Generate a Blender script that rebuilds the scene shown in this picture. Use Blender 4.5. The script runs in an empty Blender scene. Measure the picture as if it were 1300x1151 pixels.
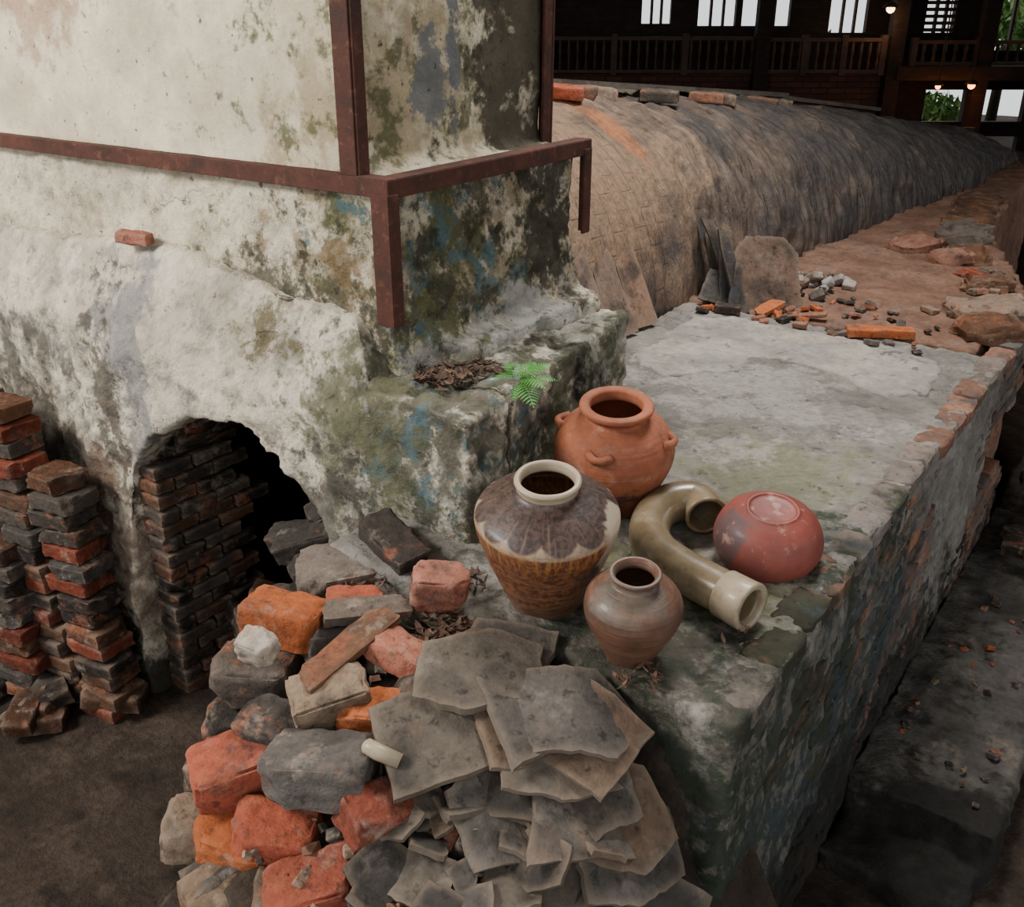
import bpy, bmesh, math, random
from mathutils import Vector, Matrix, noise, Euler
random.seed(7)
ZO=1.43
C=bpy.context.collection
rad=math.radians

# ------------------------------------------------------------------ materials
class NT:
    def __init__(s,name):
        s.m=bpy.data.materials.new(name); s.m.use_nodes=True
        s.t=s.m.node_tree; s.n=s.t.nodes; s.l=s.t.links
        s.b=s.n["Principled BSDF"]
        s.tc=s.n.new("ShaderNodeTexCoord")
    def link(s,a,b): s.l.new(a,b)
    def math(s,op,a,b=None,c=None,clamp=False):
        n=s.n.new("ShaderNodeMath"); n.operation=op; n.use_clamp=clamp
        for i,v in enumerate((a,b,c)):
            if v is None: continue
            if isinstance(v,(int,float)): n.inputs[i].default_value=v
            else: s.link(v,n.inputs[i])
        return n.outputs[0]
    def mapping(s,src,scale=(1,1,1),loc=(0,0,0),rot=(0,0,0)):
        n=s.n.new("ShaderNodeMapping"); s.link(src,n.inputs[0])
        n.inputs[1].default_value=loc; n.inputs[2].default_value=rot; n.inputs[3].default_value=scale
        return n.outputs[0]
    def noise(s,src,scale,detail=5,rough=.6,dist=0):
        n=s.n.new("ShaderNodeTexNoise"); s.link(src,n.inputs["Vector"])
        n.inputs["Scale"].default_value=scale; n.inputs["Detail"].default_value=detail
        n.inputs["Roughness"].default_value=rough; n.inputs["Distortion"].default_value=dist
        return n.outputs[0]
    def ramp(s,v,lo,hi):
        n=s.n.new("ShaderNodeMapRange"); n.interpolation_type='SMOOTHSTEP'
        s.link(v,n.inputs[0]); n.inputs[1].default_value=lo; n.inputs[2].default_value=hi
        return n.outputs[0]
    def rng(s,v,lo,hi,a,b):
        n=s.n.new("ShaderNodeMapRange"); s.link(v,n.inputs[0])
        for i,x in enumerate((lo,hi,a,b)): n.inputs[i+1].default_value=x
        return n.outputs[0]
    def mix(s,f,a,b,mode='MIX'):
        n=s.n.new("ShaderNodeMix"); n.data_type='RGBA'; n.blend_type=mode
        if isinstance(f,(int,float)): n.inputs[0].default_value=f
        else: s.link(f,n.inputs[0])
        for i,v in ((6,a),(7,b)):
            if isinstance(v,(tuple,list)): n.inputs[i].default_value=(*v[:3],1)
            else: s.link(v,n.inputs[i])
        return n.outputs[2]
    def scale(s,c,f):
        n=s.n.new("ShaderNodeVectorMath"); n.operation='SCALE'; s.link(c,n.inputs[0]); s.link(f,n.inputs["Scale"]); return n.outputs[0]

def mat(name,base,layers=(),rough=.85,bump=((40,.5,.004),),coord='Object',attr=None,spec=.3,coat=0,brick=None,grain=0,cav=0,edge=None,crack=None):
    k=NT(name); co=k.tc.outputs[coord]
    col=None
    if attr:
        a=k.n.new("ShaderNodeAttribute"); a.attribute_name=attr
        col=a.outputs[0]
    else:
        v=k.noise(co,3.1,4)
        col=k.mix(k.ramp(v,.35,.65),tuple(x*.80 for x in base),tuple(min(1,x*1.12) for x in base))
    fine=k.noise(co,34 if coord=='Object' else 20,5,.7) if (grain or layers) else None
    bh=None
    if brick:
        sep=k.n.new("ShaderNodeSeparateXYZ"); k.link(co,sep.inputs[0])
        ax=brick['ax']
        cmb=k.n.new("ShaderNodeCombineXYZ")
        k.link(sep.outputs[ax[0]],cmb.inputs[0]); k.link(sep.outputs[ax[1]],cmb.inputs[1])
        w=k.noise(co,3,2)
        wv=k.n.new("ShaderNodeVectorMath"); wv.operation='ADD'
        cw=k.n.new("ShaderNodeCombineXYZ"); k.link(k.math('MULTIPLY',w,.03),cw.inputs[0]); k.link(k.math('MULTIPLY',w,.02),cw.inputs[1])
        k.link(cmb.outputs[0],wv.inputs[0]); k.link(cw.outputs[0],wv.inputs[1])
        b=k.n.new("ShaderNodeTexBrick"); k.link(wv.outputs[0],b.inputs[0])
        b.inputs["Scale"].default_value=1; b.inputs["Brick Width"].default_value=brick.get('w',.22); b.inputs["Row Height"].default_value=brick.get('h',.075)
        b.inputs["Mortar Size"].default_value=brick.get('m',.007); b.inputs["Mortar Smooth"].default_value=.4; b.inputs["Bias"].default_value=0
        b.inputs[1].default_value=(*brick['c1'],1); b.inputs[2].default_value=(*brick['c2'],1); b.inputs[3].default_value=(*brick['cm'],1)
        mk=k.math('ADD',0.0,1.0)
        for (axis,lo,hi) in brick['mask']:
            r=k.ramp(k.math('ADD',sep.outputs[axis],k.math('MULTIPLY',k.math('SUBTRACT',k.noise(co,6,4),.5),.12)),lo,hi)
            mk=k.math('MULTIPLY',mk,r)
        col=k.mix(mk,col,b.outputs[0])
        bh=k.math('MULTIPLY',k.math('SUBTRACT',1.0,b.outputs[1]),mk)
    for i,L in enumerate(layers):
        src=k.mapping(co,scale=L.get('st',(1,1,1)),loc=(i*3.7+1.3,i*1.9,i*2.3))
        v=k.noise(src,L['s'],L.get('d',5),L.get('ro',.68))
        lo,hi=L['lo']-.02,L['hi']+.03
        if 'at' in L:
            sc=L.get('sc',(1,1,1)); at=L['at']; kk=L.get('k',.25)
            mp=k.mapping(co,scale=sc,loc=tuple(-at[j]*sc[j] for j in range(3)))
            ln=k.n.new("ShaderNodeVectorMath"); ln.operation='LENGTH'; k.link(mp,ln.inputs[0])
            add=k.math('SUBTRACT',kk,k.math('MULTIPLY',ln.outputs["Value"],kk/L['r']))
            v=k.math('ADD',v,add)
        v=k.math('ADD',v,k.math('MULTIPLY',k.math('SUBTRACT',fine,.5),.22))
        f=k.ramp(v,lo,hi)
        f=k.math('MULTIPLY',f,L.get('f',1.0))
        col=k.mix(f,col,L['c'],L.get('mode','MIX'))
    ck=None
    if crack:
        wn=k.n.new("ShaderNodeTexNoise"); k.link(co,wn.inputs["Vector"]); wn.inputs["Scale"].default_value=5; wn.inputs["Detail"].default_value=4
        wv2=k.n.new("ShaderNodeVectorMath"); wv2.operation='MULTIPLY_ADD'; k.link(wn.outputs[1],wv2.inputs[0]); wv2.inputs[1].default_value=(.35,.35,.35); k.link(co,wv2.inputs[2])
        vo=k.n.new("ShaderNodeTexVoronoi"); vo.feature='DISTANCE_TO_EDGE'; k.link(wv2.outputs[0],vo.inputs["Vector"]); vo.inputs["Scale"].default_value=crack
        ck=k.math('MULTIPLY',k.ramp(vo.outputs["Distance"],.010,.002),k.ramp(k.noise(co,2.3,2),.58,.66))
        col=k.mix(k.math('MULTIPLY',ck,.45),col,(.07,.06,.048))
    if grain: col=k.scale(col,k.rng(fine,.3,.7,1-grain,1+grain*.7))
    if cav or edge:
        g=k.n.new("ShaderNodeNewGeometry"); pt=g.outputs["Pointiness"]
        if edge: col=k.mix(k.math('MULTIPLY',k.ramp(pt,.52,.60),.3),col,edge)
        if cav: col=k.scale(col,k.rng(pt,.40,.50,1-cav,1.0))  # shade in concave creases put into the colour
    k.link(col,k.b.inputs["Base Color"])
    k.b.inputs["Roughness"].default_value=rough
    k.b.inputs["Specular IOR Level"].default_value=spec
    k.b.inputs["Coat Weight"].default_value=coat; k.b.inputs["Coat Roughness"].default_value=.12
    prev=None
    hs=[(k.noise(k.mapping(co,scale=(b[3] if len(b)>3 else (1,1,1))),b[0],5,.68),b[1],b[2]) for b in bump]
    if bh is not None: hs.append((bh,.8,.010))
    if ck is not None: hs.append((k.math('SUBTRACT',1.0,ck),.6,.005))
    for h,st,di in hs:
        n=k.n.new("ShaderNodeBump"); n.inputs["Strength"].default_value=st; n.inputs["Distance"].default_value=di
        k.link(h,n.inputs["Height"])
        if prev: k.link(prev,n.inputs["Normal"])
        prev=n.outputs[0]
    if prev: k.link(prev,k.b.inputs["Normal"])
    return k.m

DK=(.03,.026,.021); MOSS=(.075,.08,.032); TEAL=(.075,.14,.16); SOOT_SHADE=(.02,.017,.015)
wallbump=((9,.6,.03),(45,.8,.012))
M_fire=mat("weathered_limewash",(.68,.60,.465),[
  dict(c=(.42,.35,.26),s=2.2,lo=.5,hi=.62,f=.8),
  dict(c=(.28,.255,.22),s=5,lo=.53,hi=.63,f=.75),
  dict(c=(.26,.15,.10),s=9,lo=.60,hi=.68,f=.6),
  dict(c=(.24,.23,.22),s=5,lo=.54,hi=.62,f=.8,at=(-3.3,1.88,.30),r=.28,sc=(1.2,1,.5)),
  dict(c=(.14,.115,.06),s=9,lo=.54,hi=.66,f=.9,at=(-2.5,1.95,.50),r=.20,sc=(.7,1,1.6)),
  dict(c=(.28,.27,.22),s=5,lo=.50,hi=.64,f=.8,at=(-1.85,1.88,.10),r=.40,k=.2),
  dict(c=(.075,.075,.055),s=9,lo=.57,hi=.65,f=.9,at=(-1.75,2.0,.1),r=.6,k=.16),
  dict(c=(.10,.09,.065),s=7,lo=.49,hi=.61,f=.9,at=(-1.8,2.05,.42),r=.38),
  dict(c=TEAL,s=7,lo=.56,hi=.62,f=.75,at=(-1.88,1.88,.20),r=.28,k=.13),
  dict(c=TEAL,s=10,lo=.60,hi=.66,f=.7,at=(-1.68,2.3,.25),r=.4,k=.12),
  dict(c=(.22,.21,.175),s=5,lo=.49,hi=.64,f=.85,at=(-1.7,2.8,.25),r=.60),
  dict(c=(.08,.08,.045),s=9,lo=.54,hi=.62,f=.85,at=(-1.7,2.6,.25),r=.8,k=.15),
  dict(c=(.13,.125,.07),s=7,lo=.55,hi=.66,f=.85,at=(-2.1,1.88,.30),r=.32,sc=(1,1,.7)),
  dict(c=(.09,.078,.06),s=10,lo=.55,hi=.65,f=.85,at=(-3.5,1.88,.05),r=.40,sc=(2.2,1,.6)),
  dict(c=(.09,.078,.065),s=4,lo=.50,hi=.64,f=.85,at=(-4.3,1.88,-.30),r=.65,sc=(.7,1,1)),
  dict(c=(.08,.07,.06),s=8,lo=.54,hi=.64,f=.8,at=(-2.3,1.88,-.15),r=.38),
  dict(c=(.18,.11,.075),s=7,lo=.5,hi=.66,f=.75,at=(-3.6,1.88,-.8),r=.38,sc=(1.3,1,.5)),
  dict(c=(.05,.043,.036),s=5,lo=.52,hi=.64,f=.95,at=(-3.5,1.88,-1.45),r=.6,sc=(.6,1,1)),
  dict(c=SOOT_SHADE,s=4,lo=.42,hi=.56,f=1,at=(-3.1,2.75,-.6),r=.75,sc=(.50,1,.5),k=.8),  # sooty tone that paints the arch's dark hollow into the interior colour
  dict(c=DK,s=26,lo=.63,hi=.69,f=.8),
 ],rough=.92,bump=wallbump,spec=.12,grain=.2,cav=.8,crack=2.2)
M_base=mat("stained_chimney_plaster",(.66,.57,.42),[
  dict(c=(.40,.33,.23),s=4,lo=.5,hi=.62,f=.75),
  dict(c=(.27,.20,.12),s=7,lo=.53,hi=.63,f=.8,at=(-2.0,2.6,.7),r=.9,k=.16),
  dict(c=MOSS,s=5,lo=.51,hi=.61,f=.9,at=(-2.03,2.35,.62),r=.42,sc=(1,.8,1),k=.19),
  dict(c=TEAL,s=9,lo=.58,hi=.63,f=.7,at=(-2.03,2.5,.72),r=.6,k=.09),
  dict(c=(.045,.04,.03),s=8,lo=.53,hi=.61,f=.9,at=(-2.03,2.95,.75),r=.44,sc=(1,1.2,.7),k=.22),
  dict(c=(.05,.043,.03),s=10,lo=.55,hi=.61,f=.8,at=(-2.03,2.3,.55),r=.7,k=.09),
  dict(c=(.18,.12,.06),s=8,lo=.54,hi=.62,f=.8,at=(-2.28,2.07,.72),r=.13,sc=(1,1,.9)),
  dict(c=(.08,.075,.052),s=9,lo=.54,hi=.64,f=.85,at=(-2.7,2.07,.60),r=.26,sc=(.35,1,1.8)),
  dict(c=(.38,.36,.32),s=6,lo=.5,hi=.6,f=.8,at=(-1.95,2.7,.42),r=.22,sc=(1,.4,1)),
  dict(c=DK,s=26,lo=.62,hi=.68,f=.8),
 ],rough=.92,bump=wallbump,spec=.12,grain=.2,cav=.75,crack=2.0)
M_stack=mat("chimney_cream_render",(.71,.615,.44),[
  dict(c=(.56,.445,.29),s=2.5,lo=.50,hi=.66,f=.65),
  dict(c=(.34,.26,.17),s=10,lo=.61,hi=.7,f=.6),
  dict(c=(.34,.18,.11),s=7,lo=.55,hi=.64,f=.6,at=(-3.9,2.07,1.6),r=.28,sc=(.7,1,1)),
  dict(c=(.32,.24,.135),s=4,lo=.50,hi=.62,f=.75,at=(-2.17,2.3,1.35),r=.5,k=.15),
  dict(c=MOSS,s=7,lo=.57,hi=.64,f=.8,at=(-2.17,2.3,1.3),r=.6,k=.11),
  dict(c=(.05,.042,.03),s=5,lo=.50,hi=.60,f=.92,at=(-2.17,2.95,1.45),r=.42,sc=(1,1.0,.55)),
  dict(c=(.16,.16,.16),s=8,lo=.54,hi=.60,f=.9,at=(-2.17,2.42,1.34),r=.12,sc=(1,1,.55)),
  dict(c=(.14,.145,.15),s=8,lo=.50,hi=.56,f=.95,at=(-2.17,2.54,1.45),r=.045,sc=(1,1,.10)),
  dict(c=DK,s=24,lo=.63,hi=.68,f=.8),
 ],rough=.9,bump=((6,.35,.02),(60,.6,.006)),spec=.12,grain=.12,cav=.4)
M_plat=mat("platform_cement",(.25,.228,.20),[
  dict(c=(.13,.118,.105),s=3,lo=.5,hi=.62,f=.8),
  dict(c=(.38,.345,.30),s=5,lo=.55,hi=.66,f=.6),
  dict(c=(.17,.17,.08),s=5,lo=.5,hi=.64,f=.75,at=(-.95,2.1,0),r=.38),
  dict(c=(.22,.215,.12),s=5,lo=.5,hi=.64,f=.65,at=(-1.0,3.0,0),r=.40),
  dict(c=(.40,.37,.33),s=4,lo=.50,hi=.6,f=.7,at=(-1.5,3.6,0),r=.55,k=.16),
  dict(c=(.07,.06,.045),s=6,lo=.5,hi=.62,f=.9,at=(-.95,1.7,0),r=.50,sc=(.7,1.3,1)),
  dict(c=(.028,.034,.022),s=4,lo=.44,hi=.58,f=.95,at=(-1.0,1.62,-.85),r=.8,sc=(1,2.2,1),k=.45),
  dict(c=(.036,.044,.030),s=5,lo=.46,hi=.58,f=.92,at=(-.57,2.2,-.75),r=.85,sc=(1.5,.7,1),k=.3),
  dict(c=(.05,.064,.072),s=4,lo=.54,hi=.61,f=.6,at=(-.57,2.8,-.7),r=.7,sc=(2,.6,1)),
  dict(c=(.20,.175,.14),s=11,lo=.57,hi=.63,f=.6,at=(-.57,2.4,-.4),r=.9,sc=(2,.6,1),k=.1),
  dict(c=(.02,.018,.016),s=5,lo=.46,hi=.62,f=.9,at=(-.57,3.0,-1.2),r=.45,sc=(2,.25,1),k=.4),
  dict(c=DK,s=22,lo=.60,hi=.68,f=.7),
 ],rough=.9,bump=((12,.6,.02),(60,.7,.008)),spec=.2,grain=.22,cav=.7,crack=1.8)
M_pbrick=mat("platform_wall_brick",(.3,.2,.15),[
  dict(c=(.10,.088,.078),s=5,lo=.50,hi=.62,f=.75),
  dict(c=(.28,.235,.195),s=8,lo=.56,hi=.66,f=.6),
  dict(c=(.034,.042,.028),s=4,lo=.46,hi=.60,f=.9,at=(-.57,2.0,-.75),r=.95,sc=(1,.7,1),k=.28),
  dict(c=(.05,.064,.072),s=4,lo=.55,hi=.62,f=.6,at=(-.57,3.0,-.7),r=.7,sc=(1,.6,1),k=.15),
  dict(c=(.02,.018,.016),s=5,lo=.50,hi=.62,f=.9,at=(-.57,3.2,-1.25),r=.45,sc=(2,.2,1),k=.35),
  dict(c=DK,s=22,lo=.58,hi=.68,f=.7)],rough=.92,attr="Col",bump=((16,.7,.012),(75,.8,.005)),spec=.12,grain=.25,cav=.7)
M_screed=mat("pale_screed",(.38,.345,.305),[
  dict(c=(.24,.222,.20),s=4,lo=.5,hi=.62,f=.8),
  dict(c=(.47,.40,.325),s=3,lo=.5,hi=.64,f=.8),
  dict(c=(.12,.11,.10),s=14,lo=.59,hi=.67,f=.8)],rough=.9,bump=((12,.5,.015),(90,.6,.005)),spec=.2,grain=.22,cav=.6)
M_kiln=mat("kiln_clay_render",(.215,.16,.125),[
  dict(c=(.13,.10,.083),s=1.0,st=(14,2.2,1),lo=.44,hi=.62,f=.75),
  dict(c=(.35,.265,.20),s=1.0,st=(9,1.5,1),lo=.54,hi=.66,f=.6),
  dict(c=(.05,.043,.038),s=1.0,st=(30,3,1),lo=.55,hi=.66,f=.85),
  dict(c=(.37,.245,.16),s=2.4,lo=.42,hi=.62,f=.75,at=(0.6,1.0,0),r=1.0,sc=(.7,.5,1),k=.3),
  dict(c=(.50,.20,.095),s=5,lo=.5,hi=.6,f=.85,at=(1.55,1.35,0),r=.08,sc=(1,.18,1),k=.4),
  dict(c=(.075,.072,.072),s=2,lo=.42,hi=.6,f=.8,at=(7,.9,0),r=4.2,sc=(1,1,1)),  # greyer far end, with the roof's shade put into the colour
 ],rough=.9,bump=((1,1,.05,(26,4,1)),(18,.6,.012)),spec=.12,coord='UV',grain=.25,cav=.7,
 brick=dict(ax=(1,0),c1=(.32,.20,.135),c2=(.235,.155,.112),cm=(.09,.067,.054),mask=[(0,1.50,1.38)],w=.24,h=.11,m=.007))
M_dirt=mat("red_dirt",(.235,.13,.09),[
  dict(c=(.32,.195,.14),s=2,lo=.48,hi=.62,f=.7),
  dict(c=(.13,.08,.056),s=6,lo=.52,hi=.64,f=.7),
  dict(c=(.20,.17,.15),s=9,lo=.58,hi=.66,f=.7)],rough=.95,bump=((15,.6,.02),(80,.6,.006)),spec=.1,grain=.25)
M_floor=mat("dark_earth_floor",(.05,.036,.027),[
  dict(c=(.09,.065,.048),s=2.5,lo=.5,hi=.65,f=.7),
  dict(c=(.02,.017,.014),s=5,lo=.5,hi=.65,f=.8)],rough=.9,bump=((10,.6,.03),(70,.6,.008)),spec=.12,grain=.3)
M_step=mat("ledge_concrete",(.115,.103,.09),[
  dict(c=(.045,.04,.035),s=3,lo=.46,hi=.62,f=.85),
  dict(c=(.21,.17,.135),s=6,lo=.55,hi=.66,f=.65),
  dict(c=(.035,.03,.026),s=9,lo=.54,hi=.62,f=.8),
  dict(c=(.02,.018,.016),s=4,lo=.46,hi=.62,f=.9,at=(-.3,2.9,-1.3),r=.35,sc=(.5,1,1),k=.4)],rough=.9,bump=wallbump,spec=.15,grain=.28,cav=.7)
M_brick=mat("loose_brick",(.4,.2,.15),[
  dict(c=(.055,.046,.04),s=6,lo=.52,hi=.65,f=.8),
  dict(c=(.36,.295,.23),s=8,lo=.58,hi=.68,f=.5),
  dict(c=(.36,.115,.055),s=7,lo=.57,hi=.66,f=.55),
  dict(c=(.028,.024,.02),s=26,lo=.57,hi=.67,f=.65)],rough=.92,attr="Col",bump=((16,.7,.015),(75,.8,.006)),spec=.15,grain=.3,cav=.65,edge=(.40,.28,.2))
M_shard=mat("grey_tile_shard",(.3,.28,.26),[
  dict(c=(.045,.039,.034),s=5,lo=.49,hi=.63,f=.8),
  dict(c=(.20,.17,.14),s=7,lo=.57,hi=.68,f=.5),
  dict(c=(.15,.095,.062),s=4,lo=.57,hi=.66,f=.5),
  dict(c=(.022,.019,.016),s=26,lo=.56,hi=.66,f=.7)],rough=.88,attr="Col",bump=((14,.5,.012),(90,.6,.004)),spec=.15,grain=.32,cav=.5,edge=(.32,.24,.17))
M_rust=mat("rusted_steel",(.085,.03,.019),[
  dict(c=(.04,.019,.014),s=8,lo=.48,hi=.62,f=.8),
  dict(c=(.15,.058,.032),s=25,lo=.56,hi=.66,f=.7),
  dict(c=(.14,.11,.09),s=14,lo=.67,hi=.73,f=.4)],rough=.8,bump=((70,.5,.004),),spec=.3,grain=.2)
M_wood=mat("dark_shed_timber",(.018,.011,.008),[dict(c=(.04,.02,.012),s=2,st=(1,1,6),lo=.5,hi=.65,f=.8)],rough=.7,bump=((20,.3,.01),),spec=.2)
M_wood2=mat("railing_timber",(.06,.03,.019),[dict(c=(.03,.015,.01),s=3,lo=.5,hi=.62,f=.8)],rough=.6,bump=((20,.3,.01),),spec=.3)
M_shedbrick=mat("shed_brick_dado",(.07,.032,.022),[],rough=.9,bump=((20,.3,.01),),spec=.1,
  brick=dict(ax=(0,2),c1=(.10,.04,.027),c2=(.06,.027,.02),cm=(.03,.025,.022),mask=[],w=.4,h=.13,m=.015))
M_plank=mat("weathered_plank",(.13,.11,.09),[dict(c=(.05,.045,.04),s=3,st=(6,1,6),lo=.5,hi=.62,f=.8)],rough=.85,bump=((10,.5,.01,(6,1,6)),),spec=.2)
M_leaf=mat("fern_green",(.05,.22,.03),[dict(c=(.11,.33,.05),s=30,lo=.45,hi=.6,f=.7)],rough=.5,bump=())
M_dry=mat("dry_leaves",(.09,.05,.032),[dict(c=(.22,.12,.075),s=25,lo=.5,hi=.6,f=.8),dict(c=(.03,.023,.018),s=40,lo=.52,hi=.62,f=.8)],rough=.8,bump=())
M_tree=mat("tree_foliage",(.12,.26,.06),[dict(c=(.4,.55,.2),s=1.2,lo=.5,hi=.6,f=.8)],rough=.6,bump=())
M_bark=mat("tree_bark",(.08,.06,.04),[],rough=.9)

# ------------------------------------------------------------------ helpers
def newobj(name,me,mats,smooth=True,loc=(0,0,0),parent=None,zo=True):
    o=bpy.data.objects.new(name,me); C.objects.link(o)
    me.materials.clear(); me.materials.append(mats)
    if smooth: me.polygons.foreach_set("use_smooth",[True]*len(me.polygons))
    o.location=(loc[0],loc[1],loc[2]+(ZO if (zo and parent is None) else 0))
    if parent: o.parent=parent
    return o
def empty(name,loc=(0,0,0)):
    o=bpy.data.objects.new(name,None); C.objects.link(o); o.location=(loc[0],loc[1],loc[2]+ZO); return o
def prism(bm,poly,y0,y1,axis='Y'):
    def v(a,b,t):
        return (a,t,b) if axis=='Y' else ((t,a,b) if axis=='X' else (a,b,t))
    A=[bm.verts.new(v(a,b,y0)) for a,b in poly]; B=[bm.verts.new(v(a,b,y1)) for a,b in poly]
    n=len(poly); bm.faces.new(A); bm.faces.new(B[::-1])
    for i in range(n): bm.faces.new((A[i],B[i],B[(i+1)%n],A[(i+1)%n]))
def box(bm,x0,x1,y0,y1,z0,z1): prism(bm,[(x0,y0),(x1,y0),(x1,y1),(x0,y1)],z0,z1,'Z')
def fin(bm):
    bmesh.ops.recalc_face_normals(bm,faces=bm.faces[:])
    me=bpy.data.meshes.new("m"); bm.to_mesh(me); bm.free(); return me
def remesh(me,vox):
    o=bpy.data.objects.new("tmp",me); C.objects.link(o)
    t=o.modifiers.new("t","TRIANGULATE")
    r=o.modifiers.new("r","REMESH"); r.mode='VOXEL'; r.voxel_size=vox
    dg=bpy.context.evaluated_depsgraph_get(); ev=o.evaluated_get(dg)
    m2=bpy.data.meshes.new_from_object(ev)
    bpy.data.objects.remove(o); return m2
def fbm(p,f,oc=3):
    s=0;a=1
    for i in range(oc):
        s+=a*noise.noise(p*f); f*=2.1; a*=.5
    return s
def disp(me,layers,fn=None):
    ns=[v.normal.copy() for v in me.vertices]
    for v,n in zip(me.vertices,ns):
        p=v.co.copy(); d=0
        for f,a in layers: d+=a*fbm(p,f,2)
        q=p+n*d
        if fn: q=fn(q,n)
        v.co=q
    me.update()
KILN=empty("kiln_firebox_and_chimney")

# ------------------------------------------------------------------ firebox wall with arch + plinth
bm=bmesh.new()
arch=[(-3.46,-1.5),(-3.44,-.5),(-3.40,-.27),(-3.24,-.06),(-2.98,.10),(-2.67,.14),(-2.47,.05),(-2.28,-.14),(-2.17,-.4),(-2.14,-1.5)]
arch2=[(-5.2,-1.5),(-5.2,-.3),(-4.6,.0),(-3.6,.12),(-2.67,.15),(-2.3,.05),(-2.1,-.2),(-2.05,-1.5)]
top=[(-1.58,-1.5),(-1.58,.42),(-2.04,.42),(-2.16,.60),(-3.3,.70),(-4.2,.64),(-6.2,.6)]
prism(bm,[(-6.2,-1.5)]+arch+top,1.88,2.30,'Y')
prism(bm,[(-6.2,-1.5)]+arch2+top,2.28,3.17,'Y')
box(bm,-6.0,-1.9,3.05,3.15,-1.5,.3)
me=remesh(fin(bm),.019)
def fb(q,n):
    if q.x>-2.0: q.x-= (q.y-1.88)*.16*min(1,(q.x+2.0)/.3)
    if q.y<2.2 and q.x<-2.05:
        t=max(0,(q.z-.30)/.4); q.y+= .17*min(1,t)**1.3
    if q.y<2.1: q.y+= .04*math.sin(q.x*2.3)-(.06 if q.z<-.3 else 0)*min(1,(-.3-q.z)/.6 if q.z<-.3 else 0)
    return q
disp(me,[(2.2,.03),(7,.018),(18,.011),(45,.005)],fb)
newobj("firebox_wall",me,M_fire,parent=KILN)

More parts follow.
